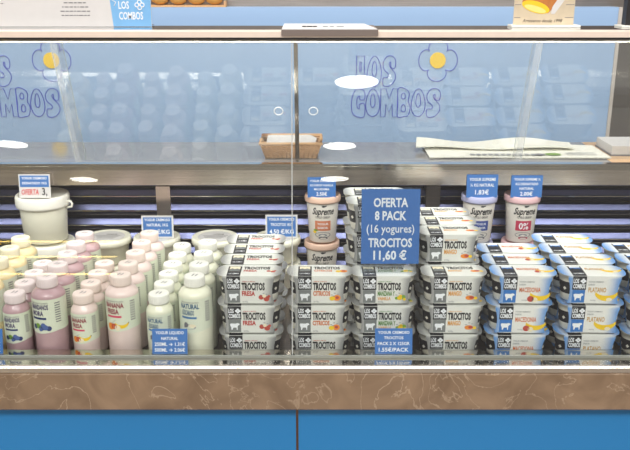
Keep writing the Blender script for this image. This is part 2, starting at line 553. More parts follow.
# ------------------------------------------------------------------ wall logos behind the counter
def smooth(P, n=5):
    out = []
    N = len(P)
    for i in range(N):
        p0, p1, p2, p3 = P[i - 1], P[i], P[(i + 1) % N], P[(i + 2) % N]
        for k in range(n):
            t = k / n
            out.append(tuple(0.5 * (2 * p1[j] + (p2[j] - p0[j]) * t + (2 * p0[j] - 5 * p1[j] + 4 * p2[j] - p3[j]) * t * t + (3 * p1[j] - p0[j] - 3 * p2[j] + p3[j]) * t ** 3) for j in (0, 1)))
    return out
def egg(cx, cy, rx, ry, n=24):
    return [(cx + rx * math.cos(2 * PI * i / n) * (1.0 - 0.18 * math.sin(2 * PI * i / n)), cy + ry * math.sin(2 * PI * i / n)) for i in range(n)]
GL = {
 'L': [[(0, 0), (0, 1), (.72, 1), (.72, .42), (1, .42), (1, 0)], [(.30, .50), (.30, .82), (.42, .82), (.42, .50)]],
 'O': [egg(.5, .5, .5, .5), egg(.5, .58, .17, .25)],
 'S': [smooth([(.95, .60), (1, .86), (.72, 1), (.32, .98), (.05, .78), (.12, .55), (.45, .40), (.40, .28), (.08, .26), (.10, 0), (.62, 0), (.98, .20), (.97, .42), (.62, .62), (.50, .74), (.62, .80), (.66, .62)])],
 'C': [smooth([(.62, .62), (.95, .62), (.98, .88), (.62, 1), (.22, .92), (0, .55), (.06, .15), (.40, 0), (.95, 0), (.98, .44), (.60, .44), (.60, .28), (.44, .34), (.40, .60), (.52, .72), (.62, .72)])],
 'M': [[(0, 0), (0, 1), (.30, 1), (.5, .62), (.70, 1), (1, 1), (1, 0), (.72, 0), (.69, .45), (.5, .15), (.31, .45), (.28, 0)]],
 'B': [smooth([(0, 0), (0, .5), (0, 1), (.55, 1), (.9, .82), (.82, .56), (1, .34), (.85, .05), (.5, 0)]), egg(.42, .74, .16, .11, 14), egg(.45, .30, .18, .14, 14)],
}
K = 2.965 / 825
def wall_logo(label):
    t = tag(empty('wall_logo', (0.44, 2.999, 1.329)), label, 'wall logo', 'outlined logos on the blue wall')
    def P(u, v):
        return (K * (u - 437), -0.0012, -K * 1.045 * (v - 60))
    m = MB()
    for ch, u0, u1, v0, v1 in (('L', 356, 367, 56, 86), ('O', 367, 381, 56, 85), ('S', 382, 395, 56, 84),
                               ('C', 351.5, 365, 87, 114), ('O', 366, 380, 87, 114), ('M', 381, 398, 87, 114), ('B', 398.5, 411, 87, 114), ('O', 412, 426, 87, 114), ('S', 427, 441, 87, 114)):
        m = MB()
        for poly in GL[ch]:
            m.tube([P(u0 + (u1 - u0) * x, v1 - (v1 - v0) * y) for x, y in poly], 0.0014, INKBLUE, 5, True)
        m.build('letter', t)
    for cu, cv, rx, ry, a0 in ((425.5, 60, 7.5, 10, PI), (449, 60, 7.5, 10, 0), (437, 48.5, 9.5, 8, PI / 2), (436.5, 72, 9.5, 8, -PI / 2)):
        pts = [P(cu + rx * math.cos(a0 + s), cv - ry * math.sin(a0 + s)) for s in [(-2.0 + 4.0 * i / 20) for i in range(21)]]
        m = MB(); m.tube(pts, 0.0014, INKBLUE, 5)
        m.build('petal', t)
    m = MB(); m.lathe([(0, 0), (0.0285, 0), (0.0285, 0.003), (0, 0.003)], YELLOW, 28, Matrix.Rotation(PI / 2, 4, 'X'), False)
    m.build('flower_disc', t)
    return t
lg = wall_logo('blue outlined lettering and yellow flower, whole logo right of the wall middle')
l2 = copy_tree(lg); l2.location.x -= 1.385
l2['label'] = 'blue outlined lettering and yellow centred flower, cut by the left edge of the photo'

# ------------------------------------------------------------------ twin yogurt packs
PW, PH = 0.0325, 0.067
def pack_width(s):
    return s
CUPW = mat('cup_white', (226, 222, 210), 0.4, var=0.02)
BAND = mat('cup_band', (40, 38, 42), 0.45)
LOGOD = mat('logo_black', (44, 44, 48), 0.4)
LOGOG = mat('logo_grey', (122, 126, 126), 0.4)
LOGOB = mat('logo_blue', (52, 116, 190), 0.4)
SLG = sleeve_mat('sleeve_grey', (140, 140, 140), (226, 226, 220), 0.044, 0.070)  # grey of the ends: print plus side and foil shading in the colour
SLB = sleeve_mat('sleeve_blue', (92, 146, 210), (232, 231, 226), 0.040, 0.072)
PINKF = mat('fruit_red', (186, 76, 62), 0.5); ORF = mat('fruit_orange', (236, 140, 52), 0.5)
YEF = mat('fruit_yellow', (240, 200, 40), 0.5); GRF = mat('fruit_green', (120, 160, 60), 0.5)
PALEF = mat('fruit_pale', (238, 226, 196), 0.5); NAVY = mat('berry_navy', (50, 60, 110), 0.5); BERRY = mat('berry_blue', (84, 104, 160), 0.5)
STEMF = mat('stem_brown', (110, 84, 50), 0.6)
TEXTG = mat('text_grey', (150, 152, 156), 0.6)

def banana(m, fn, cx, cy, s):
    P = []
    for i in range(9):
        a = math.radians(200 + 140 * i / 8)
        P.append((cx + s * math.cos(a), cy + s * 0.8 + s * 0.9 * math.sin(a)))
    Q = []
    for i in range(9):
        a = math.radians(340 - 140 * i / 8)
        Q.append((cx + s * 0.95 * math.cos(a), cy + s * 0.95 + s * 0.55 * math.sin(a)))
    for i in range(8):
        m.flat([P[i], P[i + 1], Q[7 - i], Q[8 - i]], YEF, fn)
    m.flat([P[8], (P[8][0] + s * 0.12, P[8][1] + s * 0.25), (P[8][0] + s * 0.0, P[8][1] + s * 0.3), Q[0]], STEMF, fn)

def fruit(m, kind, fn, cx, cy, s, lift):
    f2 = lambda a, b: lift(fn(a, b))
    if kind == 'strawberry':
        for dx, dy, r, c in ((-.5, .1, .42, PINKF), (.35, -.15, .48, PINKF), (0, .35, .3, PALEF), (.75, .3, .25, PINKF)):
            m.flat(ell(cx + dx * s, cy + dy * s, r * s, r * s, 10), c, f2 if c is PALEF else fn)
    elif kind == 'apricot':
        for dx, dy, r, c in ((.25, 0, .55, ORF), (-.5, -.1, .4, YEF), (.3, .05, .25, PINKF)):
            m.flat(ell(cx + dx * s, cy + dy * s, r * s * 1.1, r * s, 12), c, f2 if r < .5 else fn)
    elif kind == 'apple':
        for dx, dy, r, c in ((0, 0, .42, YEF), (.55, .15, .4, GRF), (-.5, -.05, .3, GRF), (.1, .35, .28, YEF), (.75, -.25, .25, YEF)):
            m.flat(ell(cx + dx * s, cy + dy * s, r * s, r * s, 7), c, f2 if c is YEF else fn)
    elif kind == 'mango':
        for dx, dy, rx, ry, c in ((-.1, 0, .7, .42, ORF), (.2, .06, .38, .26, PINKF), (.8, -.05, .3, .28, YEF)):
            m.flat(ell(cx + dx * s, cy + dy * s, rx * s, ry * s, 12), c, f2 if c is PINKF else fn)
    elif kind == 'mixed':
        banana(m, fn, cx + .25 * s, cy - .2 * s, s * 1.0)
        for dx, dy, r, c in ((-.6, -.1, .32, PINKF), (-.2, -.2, .26, PALEF)):
            m.flat(ell(cx + dx * s, cy + dy * s, r * s, r * s, 10), c, f2)
    else:
        banana(m, fn, cx, cy - .2 * s, s * 1.1)
        m.flat(ell(cx + .3 * s, cy - .15 * s, .28 * s, .2 * s, 10), PALEF, f2)

def fw(z):                                           # half width of the front of the sleeve at height z
    t = z / 0.062
    return 0.0450 + 0.0095 * max(0.0, t) ** 3 + 0.0050 * max(0.0, 1 - t) ** 2.5

def make_pack(kind, title, flavour, sleeve, ink, fcol, emblem, fruitkind):
    root = empty('yogurt_twin_pack', (0, 0, 0))
    # cups
    prof = [(0, 0.001), (0.0215, 0.001), (0.0228, 0.003), (0.0248, 0.0170), (0.0279, 0.0440), (0.0292, 0.0555), (0.0320, 0.0565), (0.0322, 0.0600), (0.0300, 0.0612), (0, 0.0612)]
    for sx in (-1, 1):
        m = MB(); m.lathe(prof, CUPW, 24, Matrix.Translation((sx * 0.0330, 0, 0)), True, [(0.0160, 0.0450, BAND)])
        c = m.build('cup', root)
        d = MB()
        cx = sx * 0.0330
        for k in range(3):
            a = PI * (0.0 if sx > 0 else 1.0) + (k - 1) * 0.7
            R = 0.0268
            fn = lambda p, q: (cx + R * math.cos(a + p / R), R * math.sin(a + p / R), q)
            d.flat([(-0.004, 0.029), (0, 0.025), (0.004, 0.029), (0, 0.033)][::1], CUPW, fn)
        d.build('cup_emblem', c)
    # sleeve: a band of card over the lids, down the front, under and up the back
    loop = []
    ND = 10
    for i in range(ND + 1):
        y = 0.0335 - 0.067 * i / ND
        loop.append((y, 0.0622 + 0.0006 * (1 - (y / 0.0335) ** 2), 0.0515 + 0.0145 * math.sqrt(max(0, 1 - (y / 0.0335) ** 2))))
    for i in range(1, 9):
        z = 0.0622 * (1 - i / 8) + 0.0006
        loop.append((-0.0338 + 0.0012 * i / 8, z, fw(z)))
    loop.append((0.0326, 0.0006, fw(0)))
    for i in range(1, 8):
        z = 0.0622 * i / 8 + 0.0006
        loop.append((0.0338 - 0.0012 * (1 - i / 8), z, fw(z)))
    m = MB()
    N = len(loop); vs = []; fs = []
    for y, z, w in loop:
        vs += [(-w, y, z), (-w * 0.5, y, z), (0, y, z), (w * 0.5, y, z), (w, y, z)]
    for i in range(N):
        j = (i + 1) % N
        for k in range(4):
            fs.append((i * 5 + k, j * 5 + k, j * 5 + k + 1, i * 5 + k + 1))
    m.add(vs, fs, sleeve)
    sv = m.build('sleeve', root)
    # prints: logo block over the fold, cow block, lettering, fruit
    fy = lambda z: -0.0338 + 0.0012 * (1 - z / 0.0622) - 0.0004
    F = lambda a, c: (a, fy(c), c)
    F2 = lambda a, c: (a, fy(c) - 0.0003, c)
    tz = lambda y: 0.0622 + 0.0006 * (1 - (y / 0.0335) ** 2) + 0.0004
    T = lambda a, c: (a, c, tz(c))
    T2 = lambda a, c: (a, c, tz(c) + 0.0003)
    x0, x1 = -0.0430, -0.0160
    m = MB()
    m.flat([(x0, 0.0315), (x1, 0.0315), (x1, 0.0618), (x0, 0.0618)], LOGOD, F)
    m.flat([(x0 + 0.001, 0.0025), (x1 - 0.001, 0.0025), (x1 - 0.001, 0.0310), (x0 + 0.001, 0.0310)], emblem, F)
    for i in range(5):
        ya, yb = -0.0333 + 0.056 * i / 5, -0.0333 + 0.056 * (i + 1) / 5
        m.flat([(x0, ya), (x1, ya), (x1, yb), (x0, yb)], LOGOD, T)
    m.text('LOS', -0.0362, 0.0470, 0.0090, CARDW, F2, 0.0110, bold=0.04)
    m.text('COMBOS', -0.0295, 0.0350, 0.0095, CARDW, F2, 0.0235, bold=0.04)
    for a in range(4):
        m.flat(ell(-0.0225 + 0.0032 * math.cos(a * PI / 2), 0.0512 + 0.0032 * math.sin(a * PI / 2), 0.0027, 0.0027, 8), CARDW, F2)
    m.text('SABOR', -0.0365, 0.0570, 0.0020, TEXTG, F2, 0.008)
    # cow
    cow = [(-0.039, 0.021), (-0.0372, 0.0225), (-0.028, 0.0222), (-0.0235, 0.0235), (-0.0205, 0.0225), (-0.0195, 0.0192), (-0.0225, 0.0182), (-0.0240, 0.0150), (-0.0240, 0.0075), (-0.0255, 0.0075), (-0.0262, 0.0128), (-0.0325, 0.0128), (-0.0345, 0.0075), (-0.0362, 0.0075), (-0.0368, 0.0140), (-0.0385, 0.0170)]
    m.flat(cow[::-1], CARDW, F2)
    # picture and wordmark on the top
    m.flat([(x0 + 0.003, -0.008), (x1 - 0.003, -0.008), (x1 - 0.003, 0.020), (x0 + 0.003, 0.020)], PALEF if emblem is LOGOG else LOGOB, T2)
    T3 = lambda a, c: (a, c, tz(c) + 0.0006)
    m.flat([(x0 + 0.003, -0.008), (x1 - 0.003, -0.008), (x1 - 0.003, 0.003), (x1 - 0.009, 0.008), (x1 - 0.014, 0.004), (x0 + 0.008, 0.009), (x0 + 0.003, 0.003)], LOGOG if emblem is LOGOG else LOGOD, T3)
    if emblem is LOGOB:
        m.flat([(x0 + 0.003, 0.012), (x1 - 0.003, 0.014), (x1 - 0.003, 0.020), (x0 + 0.003, 0.020)], CARDW, T3)
    m.text('LOS COMBOS', -0.0295, -0.024, 0.006, CARDW, T2, 0.020)
    m.build('logo_panel', sv)
    m = MB(); m2 = MB()
    if title:
        m.text(title, -0.0135, 0.0315, 0.0155, ink, F, 0.0460, align='l', bold=0.045)
        m.text(flavour, -0.0130, 0.0185, 0.0100, fcol, F, min(0.034, 0.0052 * len(flavour)), align='l', bold=0.04)
        m.text('SABOR A FRUTA', -0.0120, 0.0490, 0.0024, fcol, F, 0.026, align='l')
        m.text('2x125g', -0.0120, 0.0035, 0.0030, TEXTG, F, 0.010, align='l')
        m2.text(title, -0.0120, 0.0050, 0.0150, ink, T, 0.0530, align='l', bold=0.045)
        m2.text(flavour, -0.0110, -0.0090, 0.0100, fcol, T, min(0.036, 0.0054 * len(flavour)), align='l', bold=0.03)
    else:
        m.text('YOGUR CREMOSO', -0.0120, 0.0480, 0.0032, TEXTG, F, 0.030, align='l')
        m.text('SABOR', -0.0120, 0.0415, 0.0036, TEXTG, F, 0.013, align='l')
        m.text(flavour, -0.0110, 0.0265, 0.0105, fcol, F, min(0.042, 0.0050 * len(flavour)), align='l', bold=0.02)
        m.text('2x125g', -0.0050, 0.0070, 0.0026, TEXTG, F, 0.010, align='l')
        m2.text(flavour, -0.0110, 0.0010, 0.0110, fcol, T, min(0.046, 0.0054 * len(flavour)), align='l', bold=0.03)
    if kind == 'manzana':
        m.text('VAINILLA', -0.0130, 0.0085, 0.0070, AMT, F, 0.026, align='l', bold=0.03)
    m.build('lettering', sv); m2.build('lid_lettering', sv)
    m = MB()
    up = lambda p: (p[0], p[1] - 0.0002, p[2])
    upz = lambda p: (p[0], p[1], p[2] + 0.0002)
    fruit(m, fruitkind, F, 0.0310 if title else 0.0250, 0.0135, 0.0125 if title else 0.0215, up)
    if title:
        for a, c in ((0.024, 0.020), (0.030, 0.024), (0.036, 0.022), (0.028, 0.0175)):
            m.flat(ell(a, c, 0.0022, 0.0010, 8), TEXTG, F)
    m.build('fruit_picture', sv); m = MB()
    fruit(m, fruitkind, T, 0.0440 if title else 0.0400, -0.0060, (0.0105 if fruitkind == 'strawberry' else 0.0135) if title else 0.0200, upz)
    m.build('lid_fruit_picture', sv)
    return root

REDT = mat('flavour_red', (186, 60, 52), 0.5); ORT = mat('flavour_orange', (208, 110, 56), 0.5); GRT = mat('flavour_green', (96, 140, 70), 0.5)
AMT = mat('flavour_amber', (222, 158, 74), 0.5); BRT = mat('flavour_ochre', (196, 146, 66), 0.5)
FLAV = {
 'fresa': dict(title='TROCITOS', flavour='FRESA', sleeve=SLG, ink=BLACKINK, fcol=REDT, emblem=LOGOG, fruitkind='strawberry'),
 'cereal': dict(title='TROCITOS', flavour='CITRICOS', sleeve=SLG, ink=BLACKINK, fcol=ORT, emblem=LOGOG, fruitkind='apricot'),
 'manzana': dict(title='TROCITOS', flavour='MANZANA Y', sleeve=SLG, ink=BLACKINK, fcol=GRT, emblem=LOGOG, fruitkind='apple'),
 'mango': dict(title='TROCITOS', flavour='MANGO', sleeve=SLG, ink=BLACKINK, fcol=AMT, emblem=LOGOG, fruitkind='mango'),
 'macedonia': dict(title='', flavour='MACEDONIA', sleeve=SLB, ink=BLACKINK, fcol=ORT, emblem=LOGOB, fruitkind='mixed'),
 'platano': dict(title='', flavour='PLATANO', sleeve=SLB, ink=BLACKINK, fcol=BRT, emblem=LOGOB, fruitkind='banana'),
}
LOOK = {
 'fresa': ('grey twin yogurt pack with red strawberry print', 'strawberry yogurt packs'),
 'cereal': ('grey twin yogurt pack with orange lettering', 'yogurt packs with orange lettering'),
 'manzana': ('grey twin yogurt pack with green lettering', 'yogurt packs with green lettering'),
 'mango': ('grey twin yogurt pack with mango print', 'mango yogurt packs'),
 'macedonia': ('blue twin yogurt pack with mixed fruit print', 'mixed fruit yogurt packs'),
 'platano': ('blue twin yogurt pack with banana print', 'banana yogurt packs'),
 'edge': ('blue twin yogurt pack at the right edge', 'blue yogurt packs at the right edge'),
}
ROWN = ['front row', 'second row', 'third row', 'fourth row']
def layer_name(k, n):
    names = {1: ['only layer'], 2: ['bottom', 'top'], 3: ['bottom', 'middle', 'top'], 4: ['bottom', 'second from bottom', 'third from bottom', 'top'],
             5: ['bottom', 'second from bottom', 'third from bottom', 'fourth from bottom', 'top']}
    return names[n][k]
# column: flavour, x, layers in each row from the glass back, row pitch, turn
COLS = [
 ('fresa', -0.1365, [3, 3, 3, 3], 0.0720, 0.0, 'fresa'),
 ('cereal', 0.0085, [3], 0.072, 0.0, 'cereal'),
 ('manzana', 0.1465, [3, 5, 5], 0.073, 0.0, 'manzana'),
 ('mango', 0.2925, [3, 4, 4, 4], 0.072, 0.0, 'mango'),
 ('macedonia', 0.4375, [3, 3, 3], 0.074, -0.015, 'macedonia'),
 ('platano', 0.585, [3, 3, 3, 3], 0.073, -0.03, 'platano'),
 ('platano', 0.732, [3, 3, 3], 0.076, -0.02, 'edge'),
]
PROTO = {}
used = set()
for fl, x, rows, pitch, turn, key in COLS:
    for r, nl in enumerate(rows):
        for k in range(nl):
            if fl not in PROTO:
                PROTO[fl] = make_pack(fl, **FLAV[fl])
            o = PROTO[fl] if fl not in used else copy_tree(PROTO[fl])
            used.add(fl)
            dx = random.uniform(-0.0025, 0.0025)
            dy = random.uniform(-0.0008, 0.0008)
            if key == 'manzana' and r > 0:
                dx -= 0.012
            o.location = (x + dx, 1.637 + r * pitch + dy, FZ + 0.0005 + k * 0.0672)
            o.scale = (1.055, 1, 1)
            o.rotation_euler = (0, 0, turn + random.uniform(-0.012, 0.012))
            desc, grp = LOOK[key]
            tag(o, '%s, %s, %s of its stack' % (desc, ROWN[r], layer_name(k, nl)), 'yogurt pack', grp)

# ------------------------------------------------------------------ drinking yogurt bottles
LBL = mat('bottle_label', (220, 225, 205), 0.4, var=0.02)
BOT = {
 'berry': dict(body=mat('berry_yogurt', (186, 153, 158), 0.3, coat=0.3), cap=mat('cap_rose', (232, 217, 217), 0.4), l1='ARANDANOS', l2='MORA', ink=mat('ink_plum', (92, 84, 116), 0.5), bar=NAVY),
 'fruit': dict(body=mat('peach_yogurt', (230, 208, 202), 0.3, coat=0.3), cap=mat('cap_blush', (236, 218, 210), 0.4), l1='BANANA', l2='FRESA', ink=mat('ink_wine', (150, 70, 80), 0.5), bar=mat('bar_pink', (214, 84, 110), 0.5)),
 'plain': dict(body=mat('plain_yogurt', (231, 230, 208), 0.3, coat=0.3), cap=mat('cap_white', (238, 236, 228), 0.4), l1='NATURAL', l2='AZUCARADO', ink=mat('ink_teal', (74, 108, 136), 0.5), bar=mat('bar_blue', (84, 128, 176), 0.5)),
 'yellow': dict(body=mat('custard_yogurt', (236, 216, 168), 0.3, coat=0.3), cap=mat('cap_ivory', (238, 230, 204), 0.4), l1='MACEDONIA', l2='FRUTAS', ink=mat('ink_rust', (170, 96, 60), 0.5), bar=ORF),
}
def make_bottle(kind, big):
    d = BOT[kind]
    root = empty('yogurt_bottle', (0, 0, 0))
    if big:
        R, sh, nk, H, la, lb = 0.0345, 0.158, 0.174, 0.197, 0.080, 0.156
    else:
        R, sh, nk, H, la, lb = 0.0278, 0.123, 0.138, 0.160, 0.054, 0.121
    prof = [(0, 0.001), (R - 0.006, 0.0008), (R - 0.002, 0.0025), (R, 0.008), (R, sh), (R - 0.0012, sh + 0.004), (R - 0.0045, sh + 0.0085), (R - 0.010 if big else R - 0.0065, nk - 0.003), (0.0190, nk), (0.0185, H - 0.004), (0, H - 0.004)]
    m = MB(); m.lathe(prof, d['body'], 32); m.build('body', root)
    m = MB()
    cp = [(0.0190, nk + 0.001), (0.0213, nk + 0.0013), (0.0215, nk + 0.004), (0.0215, H - 0.003), (0.0205, H - 0.0006), (0.0185, H), (0, H)]
    m.lathe(cp, d['cap'], 32)
    for i in range(28):
        a = 2 * PI * i / 28
        M = Matrix.Rotation(a, 4, 'Z')
        m.box(0.0212, 0.0219, -0.0007, 0.0007, nk + 0.004, H - 0.004, d['cap'], M)
    for dx in (-0.0035, 0.0035):
        m.flat([(dx - 0.0012, -0.007), (dx + 0.0012, -0.007), (dx + 0.0030, 0.005), (dx + 0.0006, 0.005)], GREYINK, top(H + 0.0003))
    m.build('cap', root)
    # label: a printed wrap round most of the body
    m = MB()
    R1 = R + 0.0004
    n = 40; a0, a1 = -2.5, 2.5
    vs = []
    for i in range(n + 1):
        a = a0 + (a1 - a0) * i / n
        low = la + (0.006 if a > 0 else 0.0) * min(1, abs(a)) 
        for z in (low, lb):
            vs.append((R1 * math.sin(a), -R1 * math.cos(a), z))
    m.add(vs, [(2 * i, 2 * i + 2, 2 * i + 3, 2 * i + 1) for i in range(n)], LBL, None, True)
    lab = m.build('label', root)
    fn = wrap(R + 0.0008)
    f2 = wrap(R + 0.0011)
    k = 1.0 if big else 0.86
    h = lb - la
    m = MB()
    x = -0.024 * k
    m.text('YOGUR LIQUIDO CON FRUTA', x + 0.022 * k, lb - 0.009 * k, 0.0026 * k, GREYINK, fn, 0.040 * k)
    m.text(d['l1'], x, lb - 0.0215 * k, 0.0105 * k, d['ink'], fn, 0.042 * k, align='l', bold=0.04)
    m.text(d['l2'], x + 0.003 * k, lb - 0.0355 * k, 0.0105 * k, d['ink'], fn, 0.028 * k, align='l', bold=0.04)
    bx0, bx1, bz = x + 0.002 * k, x + 0.036 * k, lb - 0.0440 * k
    for i in range(6):
        xa, xb = bx0 + (bx1 - bx0) * i / 6, bx0 + (bx1 - bx0) * (i + 1) / 6
        m.flat([(xa, bz), (xb, bz), (xb, bz + 0.0046 * k), (xa, bz + 0.0046 * k)], d['bar'], fn)
    for i in range(9):
        z = lb - 0.010 * k - i * 0.0052 * k
        m.flat([(0.031 * k, z), (0.037 * k, z), (0.037 * k, z + 0.0022 * k), (0.031 * k, z + 0.0022 * k)], GREYINK, fn)
        m.flat([(0.037 * k, z), (0.043 * k, z), (0.043 * k, z + 0.0022 * k), (0.037 * k, z + 0.0022 * k)], GREYINK, fn)
    m.build('lettering', lab)
    m = MB()
    cy = la + 0.0135 * k
    if kind == 'berry':
        for dx, dy, r, c in ((-.016, .001, .0055, NAVY), (-.008, .003, .006, GRF), (0, 0, .0062, NAVY), (.008, .001, .006, BERRY), (.015, -.001, .0055, NAVY), (.004, .005, .005, BERRY), (-.002, -.003, .004, BERRY)):
            dx, dy, r = dx * 1.05, dy * 1.2, r * 1.05
            m.flat(ell(dx * k, cy + dy * k, r * k, r * k, 10), c, f2 if c is BERRY else fn)
    elif kind == 'plain':
        for dx, dy, rx, ry, c in ((-.004, 0, .014, .006, TEXTG), (.002, .003, .008, .004, PALEF), (-.012, .004, .005, .006, GREYINK)):
            m.flat(ell(dx * k, cy + dy * k, rx * k, ry * k, 12), c, f2 if c is PALEF else fn)
    else:
        banana(m, fn, 0.011 * k, cy - 0.004 * k, 0.0155 * k)
        for dx, dy, r, c in ((-.014, -.002, .0062, ORF), (-.006, -.001, .005, PINKF), (.002, -.004, .005, PALEF)):
            r *= 1.3
            m.flat(ell(dx * k, cy + dy * k, r * k, r * k, 10), c, f2)
        m.tube([fn(-0.012 * k, cy + 0.004 * k), fn(-0.002 * k, cy + 0.013 * k)], 0.0004, GREYINK, 4)
    m.build('fruit_picture', lab)
    return root
BLOOK = {
 ('berry', 1): ('large pink berry yogurt bottle', 'large pink yogurt bottles'),
 ('berry', 0): ('small pink berry yogurt bottle', 'small pink yogurt bottles'),
 ('fruit', 1): ('large peach coloured banana yogurt bottle', 'large banana yogurt bottles'),
 ('fruit', 0): ('small peach coloured banana yogurt bottle', 'small banana yogurt bottles'),
 ('plain', 1): ('large white plain yogurt bottle', 'large plain yogurt bottles'),
 ('plain', 0): ('small white plain yogurt bottle', 'small plain yogurt bottles'),
 ('yellow', 1): ('large yellow yogurt bottle at the left edge', 'large yellow yogurt bottles'),
}
ORD = ['nearest the glass', 'second from the glass', 'third from the glass', 'fourth from the glass', 'fifth from the glass', 'sixth from the glass']
BROWS = [
 ('yellow', 1, -0.700, [1.640, 1.714, 1.788, 1.862]),
 ('berry', 0, -0.629, [1.608, 1.668, 1.728, 1.790]),
 ('berry', 1, -0.558, [1.606, 1.680, 1.753, 1.824, 1.897]),
 ('fruit', 0, -0.486, [1.606, 1.666, 1.728, 1.790]),
 ('fruit', 1, -0.406, [1.616, 1.688, 1.759, 1.830, 1.902]),
 ('plain', 0, -0.327, [1.604, 1.664, 1.724, 1.786, 1.850, 1.918]),
 ('plain', 1, -0.2515, [1.610, 1.682, 1.754, 1.832]),
]
for kind, big, x, ys in BROWS:
    pr = make_bottle(kind, big)
    for i, y in enumerate(ys):
        o = pr if i == 0 else copy_tree(pr)
        o.location = (x + random.uniform(-0.001, 0.001) + (0.004 if kind == 'fruit' and big and i == 4 else 0), y, FZ + 0.0005)
        o.rotation_euler = (0, 0, random.uniform(-0.35, -0.05))
        desc, grp = BLOOK[(kind, big)]
        tag(o, '%s, %s in its row' % (desc, ORD[i]), 'yogurt bottle', grp)

# ------------------------------------------------------------------ tubs, buckets and cups at the back of the well
def make_bucket():
    root = empty('yogurt_bucket', (0, 0, 0))
    m = MB(); m.lathe([(0, 0.001), (0.050, 0.001), (0.054, 0.003), (0.0605, 0.100), (0.0605, 0.113), (0, 0.113)], CREAM, 40); m.build('body', root)
    m = MB(); m.lathe([(0.0608, 0.094), (0.0672, 0.095), (0.0682, 0.100), (0.0680, 0.119), (0.0660, 0.1235), (0.0625, 0.1250), (0.0600, 0.1225), (0, 0.1225)], WHITE, 40)
    m.flat([(-0.022, -0.006), (0.020, -0.002), (0.020, 0.001), (-0.022, -0.003)], GREYINK, top(0.1229)); m.build('lid', root)
    m = MB()
    m.tube([(0.066, -0.010, 0.107), (0.076, -0.012, 0.107), (0.079, -0.012, 0.100), (0.077, -0.012, 0.093), (0.064, -0.010, 0.090)], 0.0030, WHITE, 8); m.build('handle_ear', root)
    return root
bk = make_bucket()
bk.location = (-0.700, 2.058, FZ + 0.0005)
tag(bk, 'white lidded yogurt bucket at the bottom of the tall left stack', 'bucket', 'white yogurt buckets')
bk2 = copy_tree(bk); bk2.location = (-0.705, 2.058, FZ + 0.127)
tag(bk2, 'white lidded yogurt bucket on top, carrying the handwritten offer card', 'bucket', 'white yogurt buckets')

def make_tub():
    root = empty('yogurt_tub', (0, 0, 0))
    m = MB(); m.lathe([(0, 0.001), (0.046, 0.001), (0.049, 0.003), (0.0555, 0.050), (0.0580, 0.0515), (0.0580, 0.0550), (0, 0.0550)], CREAM, 40); m.build('body', root)
    m = MB(); m.lathe([(0.0592, 0.0495), (0.0610, 0.0500), (0.0612, 0.0600), (0.0600, 0.0660), (0.0560, 0.0672), (0.0535, 0.0655), (0, 0.0655)], CREAM, 40)
    f = top(0.0660)
    m.flat(ell(0, 0, 0.045, 0.045, 28), PAPER, top(0.0658))
    m.text('YOGUR', 0.008, 0.012, 0.0080, BLACKINK, f, 0.030)
    for i in range(4):
        y = 0.004 - i * 0.0075
        m.flat([(-0.032 + 0.003 * i, y), (0.034 - 0.005 * i, y), (0.034 - 0.005 * i, y + 0.0022), (-0.032 + 0.003 * i, y + 0.0022)], GREYINK, f)
    m.text('CREMOSO', -0.012, -0.034, 0.0055, TEXTG, f, 0.028)
    m.build('lid', root)
    return root
tb = make_tub()
first = True
for x, where in ((-0.545, 'behind the pink bottles'), (-0.4155, 'behind the peach bottles'), (-0.263, 'behind the white bottles'), (-0.099, 'behind the strawberry packs')):
    for k in (0, 1):
        o = tb if first else copy_tree(tb)
        first = False
        o.location = (x, 2.059, FZ + 0.0005 + k * 0.0685)
        tag(o, 'squat cream yogurt tub %s, %s of two' % (where, 'upper' if k else 'lower'), 'yogurt tub', 'squat cream yogurt tubs')

